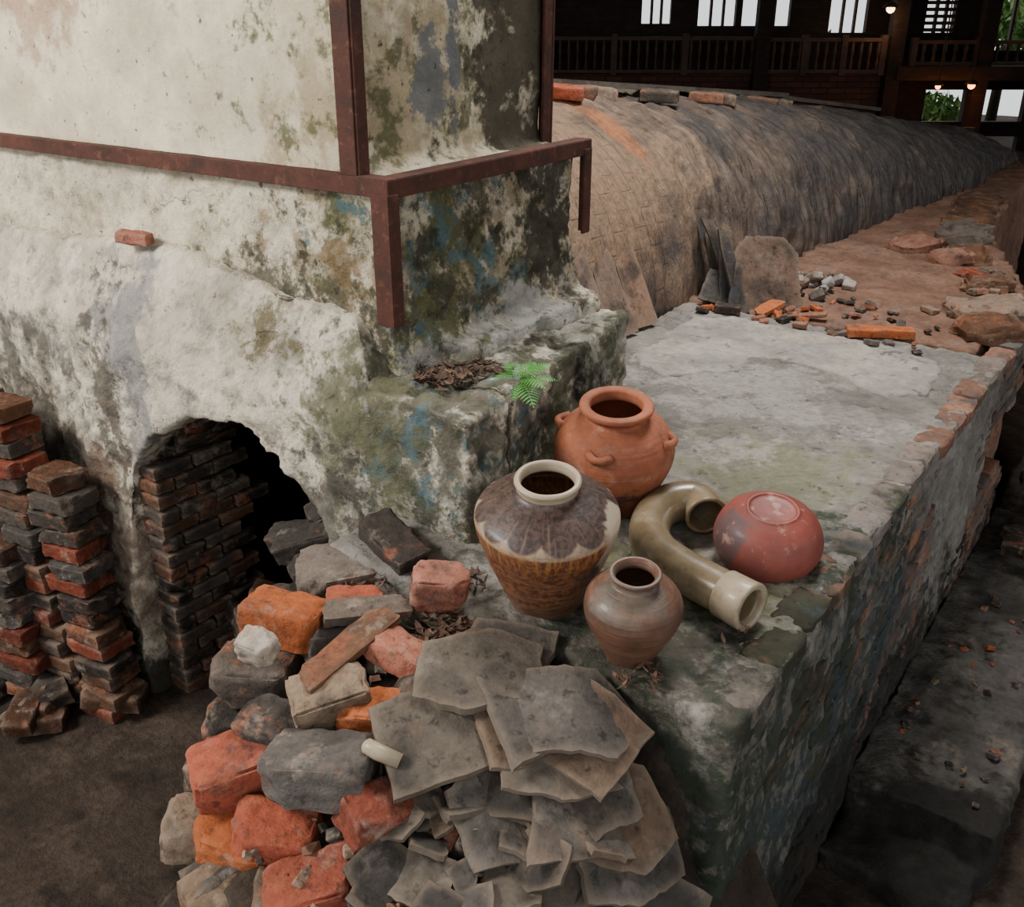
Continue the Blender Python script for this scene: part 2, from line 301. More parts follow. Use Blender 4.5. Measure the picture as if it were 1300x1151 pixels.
def cube_template(n=5):
    bm=bmesh.new(); bmesh.ops.create_cube(bm,size=1.0)
    bmesh.ops.subdivide_edges(bm,edges=bm.edges[:],cuts=n,use_grid_fill=True)
    vs=[v.co.copy() for v in bm.verts]; bm.verts.index_update()
    fs=[[v.index for v in f.verts] for f in bm.faces]; bm.free(); return vs,fs
TL=cube_template(5); TH=cube_template(13)
class Lump:
    def __init__(s): s.v=[];s.f=[];s.c=[]
    def brick(s,loc,dim,rot,col,chip=.006,rough=.004,rnd=.07,hi=False,cut=True):
        TV,TF=TH if hi else TL
        off=Vector((random.random()*100,random.random()*100,random.random()*100))
        R=Euler([rad(a) for a in rot]).to_matrix(); b=len(s.v)
        D=Vector(dim); mn=min(dim)
        cuts=[]
        if cut:
          for _ in range(4 if hi else 1):
            if random.random()<.75:
                cn=Vector((random.choice((-1,1))*random.uniform(.5,1),random.choice((-1,1))*random.uniform(.3,1),random.uniform(-.6,1))).normalized()
                cuts.append((cn,(abs(cn.x)*D.x+abs(cn.y)*D.y+abs(cn.z)*D.z)/2*random.uniform(.66,.88)))
        for p in TV:
            q=Vector((p.x*D.x,p.y*D.y,p.z*D.z))
            e=[max(0,abs(p[i])*2-.80)/.20 for i in range(3)]
            es=sorted(e)[1]
            if es>0:
                q-= Vector([math.copysign(1,p[i])*e[i]*mn*(rnd+.06*noise.noise((q+off)*22))*es for i in range(3)])
            for cn,dd in cuts:
                o=q.dot(cn)-dd-.012*noise.noise((q+off)*25)
                if o>0: q-= cn*o
            nn=p.normalized()
            q+= nn*(chip*fbm(q+off,9,2)+rough*fbm(q+off,34,2)*1.3)
            s.v.append(R@q+Vector(loc))
        s.f+= [[i+b for i in f] for f in TF]
        g=random.uniform(.72,1.2); w=random.uniform(-.06,.06)
        s.c+= [[max(0,col[0]*g*(1+w)),col[1]*g,max(0,col[2]*g*(1-w))]]*len(TV)
    def shard(s,loc,pts,th,rot,col,curve=0.0,rings=6,seg=9,rag=.008):
        off=Vector((random.random()*100,random.random()*100,0)); b=len(s.v)
        R=Euler([rad(a) for a in rot]).to_matrix()
        out=[]
        n=len(pts)
        for i in range(n):
            a=Vector((*pts[i],0)); c=Vector((*pts[(i+1)%n],0))
            for k in range(seg):
                t=k/seg; p=a.lerp(c,t); nn=Vector((c.y-a.y,a.x-c.x,0)).normalized()
                out.append(p+nn*(rag*fbm(p+off,11,2)+rag*.6*noise.noise((p+off)*45)))
        N=len(out); cx=sum(out,Vector())/N
        def put(p,z):
            zz=z-curve*p.x*p.x+.005*fbm(p+off,8,3)
            s.v.append(R@Vector((p.x,p.y,zz))+Vector(loc))
        for side in (1,-1):
            for r in range(1,rings+1):
                t=r/rings
                for p in out: put(cx.lerp(p,t),side*th/2*(1 if r<rings else .8))
            put(cx,side*th/2)
        M=N*rings+1
        for si in range(2):
            o=b+si*M
            for r in range(rings-1):
                for i in range(N):
                    q=[o+r*N+i,o+r*N+(i+1)%N,o+(r+1)*N+(i+1)%N,o+(r+1)*N+i]
                    s.f.append(q if si else q[::-1])
            for i in range(N):
                q=[o+M-1,o+i,o+(i+1)%N]; s.f.append(q if not si else q[::-1])
        for i in range(N):
            a=b+(rings-1)*N
            s.f.append([a+i,a+(i+1)%N,a+M+(i+1)%N,a+M+i])
        g=random.uniform(.75,1.2)
        s.c+= [[c*g for c in col]]*(2*M)
    def make(s,name,mats,parent=None,zo=True,smooth=True):
        me=bpy.data.meshes.new(name); me.from_pydata(s.v,[],s.f)
        bm=bmesh.new(); bm.from_mesh(me); bmesh.ops.recalc_face_normals(bm,faces=bm.faces[:]); bm.to_mesh(me); bm.free()
        at=me.color_attributes.new("Col","FLOAT_COLOR","POINT")
        for i,c in enumerate(s.c): at.data[i].color=(c[0],c[1],c[2],1)
        o=newobj(name,me,mats,smooth=smooth,parent=parent,zo=zo)
        try: me.set_sharp_from_angle(angle=rad(45))
        except Exception: pass
        return o
O=(.50,.135,.045);RD=(.32,.08,.045);PK=(.42,.165,.11);G=(.14,.114,.095);D=(.06,.049,.042);T=(.33,.24,.165);W=(.66,.58,.48);BR=(.19,.095,.056)
cols=[O,RD,PK,G,D,T,G,D,BR,G,BR]

L=Lump()
z=-1.40; ci=0
while z<-.20:
    y=1.875; first=ci%2
    while y<2.27:
        w=.10 if first else random.uniform(.19,.21); first=0
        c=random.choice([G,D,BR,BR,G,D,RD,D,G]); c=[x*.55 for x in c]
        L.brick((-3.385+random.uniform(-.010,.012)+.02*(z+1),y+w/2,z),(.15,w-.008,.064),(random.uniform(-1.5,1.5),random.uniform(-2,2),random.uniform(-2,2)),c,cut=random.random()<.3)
        y+=w
    z+=.071; ci+=1
ap=[(-3.40,-.24),(-3.25,-.05),(-3.0,.09),(-2.67,.13),(-2.47,.04),(-2.28,-.14),(-2.18,-.4)]
for yy in (2.10,2.26):
    for i in range(len(ap)-1):
        a=Vector(ap[i]);b2=Vector(ap[i+1]);Ln=(b2-a).length;n=max(1,int(Ln/.075))
        ang=math.degrees(math.atan2(b2.y-a.y,b2.x-a.x))
        for k in range(n):
            p=a.lerp(b2,(k+.5)/n)
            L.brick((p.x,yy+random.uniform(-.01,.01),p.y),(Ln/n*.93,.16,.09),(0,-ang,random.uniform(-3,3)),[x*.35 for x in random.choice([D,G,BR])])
for i in range(46):
    x=random.uniform(-3.3,-2.2)
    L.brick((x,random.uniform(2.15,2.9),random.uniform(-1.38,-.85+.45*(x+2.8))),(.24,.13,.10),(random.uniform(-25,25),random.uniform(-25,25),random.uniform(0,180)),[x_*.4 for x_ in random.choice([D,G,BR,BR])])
for (x,y,z,rz) in ((-2.62,2.10,-.44,40),(-2.50,2.07,-.48,70),(-2.76,2.17,-.50,20),(-2.6,2.27,-.36,60)):
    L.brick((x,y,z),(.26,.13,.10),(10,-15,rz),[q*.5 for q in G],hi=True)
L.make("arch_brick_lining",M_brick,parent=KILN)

# ------------------------------------------------------------------ chimney base & stack
bm=bmesh.new()
prism(bm,[(-6.2,.3),(-2.0,.3),(-2.03,.55),(-2.05,1.03),(-6.2,1.03)],2.075,3.14,'Y')
prism(bm,[(2.2,.36),(3.17,.36),(3.15,.48),(2.3,.48)],-2.1,-1.93,'X')
me=remesh(fin(bm),.019)
disp(me,[(2.5,.020),(7,.013),(18,.009),(45,.005)],lambda q,n:(Vector((q.x+.10*max(0,(.62-q.z))*(1 if q.x>-2.3 else 0),q.y,q.z))))
newobj("chimney_base",me,M_base,parent=KILN)
bm=bmesh.new()
prism(bm,[(-6.2,1.0),(-2.165,1.0),(-2.15,1.6),(-2.10,3.4),(-6.2,3.4)],2.085,3.09,'Y')
prism(bm,[(2.1,1.0),(3.1,1.0),(3.08,1.08),(2.12,1.06)],-2.3,-2.08,'X')
me=remesh(fin(bm),.025)
disp(me,[(2,.010),(10,.006),(30,.003)])
newobj("chimney_stack",me,M_stack,parent=KILN)

def bar(bm,a,b,w,t,up=(0,0,1)):
    a=Vector(a);b=Vector(b);d=(b-a).normalized();u=Vector(up);s=d.cross(u).normalized();u=s.cross(d)
    vs=[]
    for p in (a,b):
        for i,j in ((-1,-1),(1,-1),(1,1),(-1,1)):
            vs.append(bm.verts.new(p+s*t/2*i+u*w/2*j))
    for f in ((0,1,2,3),(7,6,5,4),(0,4,5,1),(1,5,6,2),(2,6,7,3),(3,7,4,0)): bm.faces.new([vs[i] for i in f])
bm=bmesh.new()
bar(bm,(-6.2,2.045,1.005),(-1.995,2.045,1.035),.052,.012)
bar(bm,(-6.2,2.075,1.03),(-1.995,2.075,1.06),.012,.07)
bar(bm,(-2.0,2.04,1.035),(-2.0,3.19,1.055),.056,.012)
bar(bm,(-2.03,2.04,1.06),(-2.03,3.19,1.08),.012,.07)
bar(bm,(-2.03,2.04,.60),(-2.03,2.04,1.02),.075,.012,up=(1,0,0))
bar(bm,(-1.996,2.06,.60),(-1.996,2.06,1.02),.045,.012,up=(0,1,0))
bar(bm,(-1.996,3.16,.72),(-1.996,3.16,1.05),.045,.012,up=(0,1,0))
bar(bm,(-2.02,3.19,.72),(-2.02,3.19,1.05),.05,.012,up=(1,0,0))
bar(bm,(-2.18,2.062,1.03),(-2.16,2.062,3.3),.075,.012,up=(1,0,0))
bar(bm,(-2.14,2.085,1.03),(-2.12,2.085,3.3),.045,.012,up=(0,1,0))
bar(bm,(-2.135,3.07,1.05),(-2.10,3.05,3.3),.05,.012,up=(0,1,0))
bar(bm,(-2.16,3.105,1.05),(-2.12,3.085,3.3),.06,.012,up=(1,0,0))
bmesh.ops.bevel(bm,geom=bm.edges[:],offset=.0015,segments=1,affect='EDGES')
newobj("steel_strapping",fin(bm),M_rust,smooth=False,parent=KILN)

# ------------------------------------------------------------------ platform
PLAT=empty("pottery_platform")
bm=bmesh.new()
prism(bm,[(-1.95,1.64),(-.582,1.64),(-.61,3.2),(-.60,4.80),(-2.3,4.80),(-2.3,3.2),(-1.95,3.2)],-1.5,0,'Z')
me=remesh(fin(bm),.019)
disp(me,[(2.5,.012),(8,.010),(20,.008),(48,.005)])
newobj("cement_body",me,M_plat,parent=PLAT)
L=Lump()
mut=[(.25,.14,.105),(.20,.14,.115),(.29,.15,.10),(.17,.14,.12),(.23,.18,.15)]
def fx(y): return -.582-.028*min(1,(y-1.64)/1.56) if y<3.2 else (-.61+.01*min(1,(y-3.2)/1.8))
r=0; z=-.115
while z>-1.4:
    y=1.72+(.105 if r%2 else 0)
    while y<5.4:
        w=.21
        n_=noise.noise(Vector((y*1.1,z*2.2,3)))
        if n_>(.10 if y>3.0 else (.02 if y>2.3 else .12))-.12*min(1.5,max(0,y-2.2)):
            L.brick((fx(y+.1)-.048+.010*noise.noise(Vector((y*2.5,z*2.5,0)))+random.uniform(-.003,.003),y+w/2,z),(.11,w-.012,.064),(random.uniform(-1,1),random.uniform(-1,1),random.uniform(-1,1)),random.choice(mut),cut=random.random()<.3)
        y+=w
    z-=.075; r+=1
y=1.70
while y<5.4:
    if random.random()<.93 or y>2.5:
        L.brick((fx(y)-.05+random.uniform(-.006,.006),y+.10,-.029+random.uniform(-.005,.005)),(.12,.198,.072),(random.uniform(-1.5,1.5),random.uniform(-1.5,1.5),random.uniform(-2,2)),random.choice(mut),cut=random.random()<.5,rnd=.1)
    y+=.208
L.make("side_brickwork",M_pbrick,parent=PLAT)

def slab(name,pts,z0,z1,mat_,vox=.018,d=((3,.006),(14,.008),(40,.003)),parent=None):
    bm=bmesh.new()
    n=len(pts); out=[]
    for i in range(n):
        a=Vector((*pts[i],0));b=Vector((*pts[(i+1)%n],0))
        for k in range(8):
            p=a.lerp(b,k/8); out.append((p.x+.05*fbm(p,5,3),p.y+.05*fbm(p+Vector((9,0,0)),5,3)))
    prism(bm,out,z0,z1,'Z'); me=remesh(fin(bm),vox); disp(me,list(d)); return newobj(name,me,mat_,parent=parent)
slab("cement_screed_patch",[(-2.15,4.55),(-1.85,4.70),(-1.55,4.66),(-1.2,4.70),(-.88,4.60),(-.80,4.4),(-.80,4.05),(-1.0,3.96),(-1.15,4.12),(-1.55,4.15),(-1.62,3.8),(-1.85,3.6),(-2.1,3.8)],-.03,.010,M_screed,parent=PLAT,d=((3,.004),(14,.007),(40,.004)))
slab("dirt_terrace",[(-3.0,4.80),(-.74,4.84),(-.66,5.6),(-.75,6.2),(-.98,7.0),(-1.35,8.0),(-1.45,9.5),(-1.5,11.0),(-2.0,13.0),(-4.5,13.0),(-4.5,4.85)],-1.5,.012,M_dirt,.04,((1.5,.02),(8,.015),(20,.008)))

# ------------------------------------------------------------------ kiln vault
DK_=empty("dragon_kiln")
def kh(Y): 
    h=1.17-.075*(Y-4.4) if Y<7 else .975-.115*(Y-7)
    return max(h,.28)
def kiln():
    NU,NV=520,120; vs=[];fs=[];uv=[]
    Y0,Y1=3.18,12.8
    for i in range(NU+1):
        u=i/NU; Y=Y0+(Y1-Y0)*u**1.25
        bx=-2.36+.045*(Y-4.4)+.004*(Y-4.4)**2*(1 if Y>4.4 else 0)
        if Y>10: bx-= .10*(Y-10)
        hw=1.32-.035*(Y-4.4); h=kh(Y)
        if Y>11.5: h*=1-.5*((Y-11.5)/1.3)**2
        cx=bx-hw
        for j in range(NV+1):
            th=math.pi*j/NV
            c=math.cos(th);s_=max(0,math.sin(th))
            x=cx+hw*(abs(c)**.85)*math.copysign(1,c); z=h*s_**.78-.05
            n=Vector((c/hw,0,s_/h)).normalized()
            arc=th*1.25
            rr=(fbm(Vector((Y*5.5,arc*1.3,0)),1,3)*.045+fbm(Vector((Y*14,arc*3.5,4)),1,3)*.030+fbm(Vector((x,Y,z)),1.2,2)*.05)
            k=min(1,max(.15,(Y-4.5)/.5)); 
            d=rr*k+fbm(Vector((x,Y,z)),18,2)*.006
            d+= .05*(1/(1+math.exp(-(Y-4.62-.12*math.sin(arc*2))*40)))
            vs.append((x+n.x*d,Y,z+n.z*d)); uv.append((Y-3.18,arc))
    for i in range(NU):
        for j in range(NV):
            a=i*(NV+1)+j; fs.append((a,a+1,a+NV+2,a+NV+1))
    e0=[j for j in range(NV+1)]; e1=[NU*(NV+1)+j for j in range(NV+1)]
    fs.append(tuple(e0[::-1])); fs.append(tuple(e1))
    me=bpy.data.meshes.new("kiln"); me.from_pydata(vs,[],fs)
    l=me.uv_layers.new(name="UVMap")
    for lp in me.loops: l.data[lp.index].uv=uv[lp.vertex_index]
    bm=bmesh.new(); bm.from_mesh(me); bmesh.ops.recalc_face_normals(bm,faces=bm.faces[:]); bm.to_mesh(me); bm.free()
    newobj("vault",me,M_kiln,parent=DK_)
kiln()

# ------------------------------------------------------------------ rubble pile in front
def edge_x(y):
    pts=[(.3,-1.22),(.55,-1.38),(.8,-1.55),(1.1,-1.80),(1.4,-1.95),(1.6,-2.08),(2.0,-2.2)]
    for (a,b),(c,d) in zip(pts,pts[1:]):
        if y<=c: 
            t=max(0,(y-a)/(c-a)); return b+(d-b)*t
    return pts[-1][1]
def heap(x,y):
    top=-.10-.26*max(0,1.35-y)-.28*max(0,(x+1.15))*(1 if y<1.62 else 0)
    e=edge_x(y); d=x-e
    if d<.12: top-= (.12-d)*5.5
    if y<.80: top-= (.80-y)*1.8
    if x>-.75: top-= (x+.75)*2.2
    return max(top,-1.46)
vs=[];fs=[];nx,ny=90,80
for j in range(ny+1):
    for i in range(nx+1):
        x=-2.6+2.6*i/nx; y=.05+1.82*j/ny
        z=heap(x,y)-.06+.04*fbm(Vector((x,y,0)),5,3)
        if j in(0,) or i in(0,nx): z=-1.46
        vs.append((x,y,z))
for j in range(ny):
    for i in range(nx):
        a=j*(nx+1)+i; fs.append((a,a+1,a+nx+2,a+nx+1))
me=bpy.data.meshes.new("h"); me.from_pydata(vs,[],fs)
HEAP=empty("brick_rubble_heap")
newobj("soil_core",me,M_floor,parent=HEAP)

L=Lump()
B=[(-1.883,1.62,-.06,.25,.2,.11,50,5,-5,G),(-1.754,1.74,.03,.27,.12,.09,-18,8,6,D),(-1.486,1.645,.035,.165,.12,.11,42,5,8,PK),
(-1.769,1.315,-.01,.22,.14,.12,22,-6,5,O),(-1.67,1.15,.045,.09,.07,.08,20,20,10,W),(-1.77,1.21,-.13,.22,.16,.13,28,4,-3,G),
(-1.79,1.17,-.27,.21,.15,.11,50,0,6,D),(-1.503,1.30,.025,.32,.085,.028,88,4,-8,BR),(-1.60,1.467,.01,.24,.09,.03,52,3,4,G),
(-1.68,1.50,-.0,.16,.08,.03,42,3,4,RD),(-1.464,1.20,-.05,.19,.13,.12,56,12,-8,T),(-1.406,1.40,-.01,.17,.11,.07,15,-10,20,PK),(-1.36,1.246,-.075,.17,.11,.08,35,5,6,O),
(-1.58,.99,-.18,.22,.15,.13,62,8,-4,RD),(-1.348,1.05,-.10,.26,.17,.12,27,-10,-6,G),(-1.18,1.08,-.15,.18,.12,.11,75,20,10,RD),
(-1.62,.88,-.31,.15,.13,.12,40,0,5,T),(-1.40,.95,-.24,.2,.13,.1,30,5,0,RD),(-1.50,.90,-.29,.2,.13,.09,20,5,5,O),
(-1.08,1.17,-.22,.15,.11,.08,60,30,5,PK),(-.98,1.20,-.24,.14,.1,.09,20,10,30,G),(-1.72,1.04,-.30,.18,.14,.12,35,0,0,BR),
(-1.68,1.42,-.07,.22,.16,.10,70,0,8,G),(-1.56,1.10,-.14,.20,.14,.11,20,0,8,D),(-1.93,1.45,-.12,.22,.15,.11,60,0,8,D),
(-1.38,.82,-.38,.22,.14,.11,10,8,8,RD),(-1.24,.92,-.28,.22,.14,.11,50,8,-8,RD),(-1.08,1.0,-.30,.2,.13,.11,15,8,8,G),(-.93,1.05,-.38,.2,.13,.1,80,8,18,G),
(-1.45,.72,-.50,.24,.15,.12,30,0,5,D),(-1.25,.74,-.46,.22,.15,.12,70,5,-5,D),(-1.10,.84,-.40,.22,.15,.11,20,-5,5,BR),(-1.52,.80,-.46,.2,.15,.12,80,0,0,D),
(-1.18,.62,-.62,.23,.15,.12,10,5,5,D),(-1.34,.60,-.66,.23,.15,.12,60,5,5,BR),(-1.0,.72,-.56,.22,.14,.11,40,0,8,D)]
for x,y,z,l,w,h,rz,rx,ry,c in B: L.brick((x,y,z),(l,w,h),(rx,ry,rz),c,hi=True)
for yi in range(9):
    y=.45+yi*.145
    for zi in range(9):
        x=edge_x(y)+.08+random.uniform(-.03,.03)-zi*.010; z=-.46-.11*zi+ .22*min(0,y-1.0)+(.18 if y>1.1 else 0)
        if z<-1.4: continue
        L.brick((x,y+random.uniform(-.02,.02),z),(.21,.14,.10),(random.uniform(-7,7),random.uniform(-7,7),random.uniform(-25,35)+45),[q*.5 for q in random.choice([G,D,BR,RD,T,D,G])])
for i in range(90):
    y=random.uniform(.25,.95); x=random.uniform(edge_x(y)+.10,-.75)
    z=heap(x,y)
    if any(abs(x-b[0])<.15 and abs(y-b[1])<.13 for b in B): z-= .10
    s=random.uniform(.85,1.1)
    L.brick((x,y,z-.02),(.21*s,.13*s,.10*s),(random.uniform(-18,18),random.uniform(-18,18),random.uniform(0,180)),[q*.5 for q in random.choice([G,D,BR,RD,T,D,G])])
for i in range(200):
    y=random.uniform(.85,1.6); x=random.uniform(edge_x(y)+.1,-.8)
    s=random.uniform(.01,.03)
    L.brick((x,y,heap(x,y)-.015),(s*1.4,s,s*.7),(random.uniform(-40,40),random.uniform(-40,40),random.uniform(0,180)),random.choice([G,D,BR,T,D,RD]),chip=.004,rough=.002)
L.make("loose_bricks",M_brick,parent=HEAP)

L=Lump()
GS=(.10,.085,.073);GB=(.14,.113,.088);GD=(.06,.051,.044);TB=(.13,.085,.058)
def S(loc,pts,th,rot,col,cv=.8): L.shard(loc,pts,th,rot,col,cv)
P1=[(-.16,-.09),(-.03,-.13),(.13,-.10),(.17,.05),(.03,.12),(-.14,.09)]
P2=[(-.15,-.11),(.12,-.13),(.16,.09),(-.06,.13)]
P3=[(-.18,-.05),(-.10,-.13),(.10,-.12),(.18,-.01),(.06,.12),(-.12,.10)]
P4=[(-.13,-.11),(.12,-.12),(.13,.11),(-.11,.12)]
S((-1.16,1.235,-.03),P4,.028,(22,-4,62),GB,.9)
S((-1.17,1.44,.035),[(-.18,-.07),(-.06,-.13),(.13,-.10),(.17,.06),(.04,.12),(-.14,.09)],.028,(12,4,48),GB,.4)
S((-1.20,1.53,.0),P2,.024,(8,-4,30),GS,.4)
S((-1.19,1.46,.008),P1,.022,(12,2,66),TB,.4)
S((-1.15,1.40,-.02),P2,.022,(14,-4,20),GD,.4)
S((-1.02,1.43,-.005),P2,.020,(16,8,82),GS)
S((-1.00,1.44,-.035),P1,.020,(18,8,64),TB)
S((-.93,1.49,.0),P3,.017,(14,10,38),GS,1.2)
S((-.90,1.47,-.03),P2,.017,(18,12,10),TB,1.2)
S((-.91,1.42,-.06),P1,.017,(20,12,50),GB,1.0)
S((-.87,1.40,-.10),P3,.017,(24,14,15),GD,1.2)
S((-.83,1.36,-.14),P2,.017,(27,16,60),GS,1.0)
S((-.77,1.42,-.17),P3,.017,(30,20,35),TB,1.0)
S((-.72,1.42,-.24),P1,.018,(34,16,70),GS)
S((-1.04,1.31,-.10),P2,.018,(26,-10,25),GD)
S((-.96,1.29,-.15),P1,.017,(30,4,75),GS)
S((-.86,1.26,-.22),P3,.017,(34,12,20),GB)
S((-.75,1.29,-.33),[(-.19,-.12),(.0,-.17),(.17,-.08),(.13,.14),(-.12,.13)],.018,(38,14,50),GD)
S((-.83,1.14,-.36),P3,.017,(32,10,35),TB)
S((-.70,1.16,-.48),P1,.017,(38,14,60),GS)
S((-.80,1.0,-.50),P2,.017,(34,14,20),GD)
S((-.95,1.10,-.33),P1,.017,(26,-8,40),GS)
S((-.66,1.38,-.40),P2,.018,(46,16,30),GD)
S((-1.30,1.33,-.03),[(-.08,-.06),(.08,-.07),(.07,.07),(-.07,.05)],.02,(20,-25,10),TB,.4)
for i in range(34):
    x=random.uniform(-1.15,-.74); y=random.uniform(.9,1.35)
    a=random.uniform(.035,.08)
    L.shard((x,y,heap(x,y)+random.uniform(0,.03)),[(-a,-a*.6),(0,-a*.9),(a*.9,-a*.5),(a,a*.6),(-a*.5,a*.9)],.016,(random.uniform(0,40),random.uniform(-20,20),random.uniform(0,180)),random.choice([GS,GB,GD,TB,GD]),.6,rings=4,seg=5)
L.make("tile_shards",M_shard,parent=HEAP)

def litter(name,spots,par=None):
    vs=[];fs=[]
    for (cx,cy,cz,r,n,sz) in spots:
        for i in range(n):
            a=random.uniform(0,6.28); q=r*math.sqrt(random.random()); 
            p=Vector((cx+q*math.cos(a),cy+q*math.sin(a),cz+random.uniform(0,.02)))
            R=Euler((random.uniform(-.6,.6),random.uniform(-.6,.6),random.uniform(0,6.28))).to_matrix()
            s=sz*random.uniform(.6,1.3); b=len(vs); w=random.uniform(.12,.4)
            row=5
            for k in range(row):
                t=k/(row-1)*2-1; ww=w*(1-t*t)+.03; zz=.35*t*t
                vs.append(p+R@Vector((t*s,-ww*s,zz*s+ww*s*.5))); vs.append(p+R@Vector((t*s,0,zz*s))); vs.append(p+R@Vector((t*s,ww*s,zz*s+ww*s*.5)))
            for k in range(row-1):
                o=b+k*3; fs.append((o,o+3,o+4,o+1)); fs.append((o+1,o+4,o+5,o+2))
    me=bpy.data.meshes.new(name); me.from_pydata([tuple(v) for v in vs],[],fs)
    return newobj(name,me,M_dry,parent=par)
litter("leaf_litter",[(-1.86,2.12,.435,.10,110,.026),(-1.78,2.24,.435,.09,60,.022)],KILN)
litter("leaf_litter_heap",[(-1.36,1.58,-.03,.13,150,.022),(-1.30,1.50,-.02,.12,120,.02),(-1.47,1.75,.005,.06,40,.018),(-1.70,1.58,-.03,.08,40,.018),(-1.15,1.32,-.06,.05,30,.018),(-1.35,1.42,-.03,.06,40,.016)],HEAP)
litter("fallen_leaves",[(-.85,1.66,.012,.06,45,.016),(-.72,1.95,.01,.06,12,.013),(-1.05,1.95,.01,.04,10,.013)],PLAT)

# ------------------------------------------------------------------ pottery
def lathe(bm,prof,seg=96,wob=.0015):
    rings=[]
    for r,z in prof:
        ring=[]
        for i in range(seg):
            a=2*math.pi*i/seg; rr=r+wob*noise.noise(Vector((math.cos(a)*2,math.sin(a)*2,z*14)))
            ring.append(bm.verts.new((rr*math.cos(a),rr*math.sin(a),z)))
        rings.append(ring)
    for A,B2 in zip(rings,rings[1:]):
        for i in range(seg): bm.faces.new((A[i],A[(i+1)%seg],B2[(i+1)%seg],B2[i]))
    bm.faces.new(rings[0][::-1]); bm.faces.new(rings[-1])
def smoothprof(pts,n=6):
    out=[]
    for i in range(len(pts)-1):
        p0=pts[max(0,i-1)];p1=pts[i];p2=pts[i+1];p3=pts[min(len(pts)-1,i+2)]
        for k in range(n):
            t=k/n
            out.append(tuple(.5*((2*p1[j])+(-p0[j]+p2[j])*t+(2*p0[j]-5*p1[j]+4*p2[j]-p3[j])*t*t+(-p0[j]+3*p1[j]-3*p2[j]+p3[j])*t**3) for j in (0,1)))
    out.append(pts[-1]); return out
def lean(o,deg,spin=0):
    o.rotation_mode='QUATERNION'
    o.rotation_quaternion=(Matrix.Rotation(rad(deg),3,Vector((.83,.56,0)))@Matrix.Rotation(rad(spin),3,'Z')).to_quaternion()

def glaze_mat():
    k=NT("brown_drip_glaze"); co=k.tc.outputs['Object']
    sep=k.n.new("ShaderNodeSeparateXYZ"); k.link(co,sep.inputs[0])
    ang=k.math('ARCTAN2',sep.outputs[1],sep.outputs[0]); z=sep.outputs[2]
    cmb=k.n.new("ShaderNodeCombineXYZ"); k.link(k.math('MULTIPLY',ang,6.0),cmb.inputs[0]); k.link(k.math('MULTIPLY',z,5.0),cmb.inputs[2])
    st=k.noise(cmb.outputs[0],2.2,4,.6)
    speck=k.noise(co,60,5,.7); big=k.noise(co,7,4)
    c=k.mix(k.ramp(speck,.42,.62),(.085,.03,.014),(.24,.088,.036))
    c=k.mix(k.ramp(big,.52,.68),c,(.13,.062,.035))
    cb=k.n.new("ShaderNodeCombineXYZ"); k.link(k.math('MULTIPLY',z,60.0),cb.inputs[2]); k.link(ang,cb.inputs[0])
    bands=k.noise(cb.outputs[0],1.0,3,.6)
    low=k.ramp(z,.26,.16)
    c=k.mix(k.math('MULTIPLY',k.math('MULTIPLY',k.ramp(bands,.46,.64),low),.55),c,(.27,.13,.07))
    c=k.mix(k.math('MULTIPLY',k.ramp(k.math('ADD',z,k.math('MULTIPLY',big,.12)),.13,.04),.8),c,(.17,.135,.105))
    dz=k.math('MULTIPLY',k.ramp(z,.225,.270),k.ramp(z,.315,.295))
    c=k.mix(k.math('MULTIPLY',k.math('MULTIPLY',dz,k.ramp(st,.46,.62)),.75),c,(.36,.155,.04))
    sh=k.ramp(z,.302,.312)
    plum=k.mix(k.ramp(speck,.4,.6),(.032,.019,.015),(.088,.048,.036))
    plum=k.mix(k.math('MULTIPLY',k.ramp(st,.54,.68),.45),plum,(.20,.125,.08))
    c=k.mix(sh,c,plum)
    sc=k.math('MULTIPLY',k.math('ABSOLUTE',k.math('SINE',k.math('MULTIPLY',ang,6.0))),.022)
    edge=k.math('MULTIPLY',k.ramp(z,.290,.298),k.ramp(k.math('ADD',k.math('ADD',z,sc),k.math('MULTIPLY',big,.02)),.342,.332))
    c=k.mix(k.math('MULTIPLY',edge,k.rng(speck,.35,.65,.45,1.0)),c,(.40,.28,.175))
    c=k.mix(k.ramp(z,.384,.390),c,(.40,.31,.21))
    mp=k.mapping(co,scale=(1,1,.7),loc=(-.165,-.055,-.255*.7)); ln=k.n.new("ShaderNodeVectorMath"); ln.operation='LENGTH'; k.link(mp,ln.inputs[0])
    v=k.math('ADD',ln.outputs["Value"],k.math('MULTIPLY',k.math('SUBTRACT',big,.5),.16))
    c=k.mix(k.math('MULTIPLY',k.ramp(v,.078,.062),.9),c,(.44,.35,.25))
    r2=k.math('SQRT',k.math('ADD',k.math('MULTIPLY',sep.outputs[0],sep.outputs[0]),k.math('MULTIPLY',sep.outputs[1],sep.outputs[1])))
    ins=k.math('MULTIPLY',k.ramp(r2,.0705,.068),k.ramp(z,.396,.388))
    c=k.mix(ins,c,(.14,.105,.08))
    k.link(c,k.b.inputs["Base Color"]); k.b.inputs["Roughness"].default_value=.48
    k.b.inputs["Coat Weight"].default_value=.12; k.b.inputs["Coat Roughness"].default_value=.25
    n=k.n.new("ShaderNodeBump"); n.inputs["Strength"].default_value=.5; n.inputs["Distance"].default_value=.004; k.link(bands,n.inputs["Height"])
    n2=k.n.new("ShaderNodeBump"); n2.inputs["Strength"].default_value=.4; n2.inputs["Distance"].default_value=.002; k.link(speck,n2.inputs["Height"]); k.link(n.outputs[0],n2.inputs["Normal"])
    k.link(n2.outputs[0],k.b.inputs["Normal"])
    return k.m
M_glaze=glaze_mat()
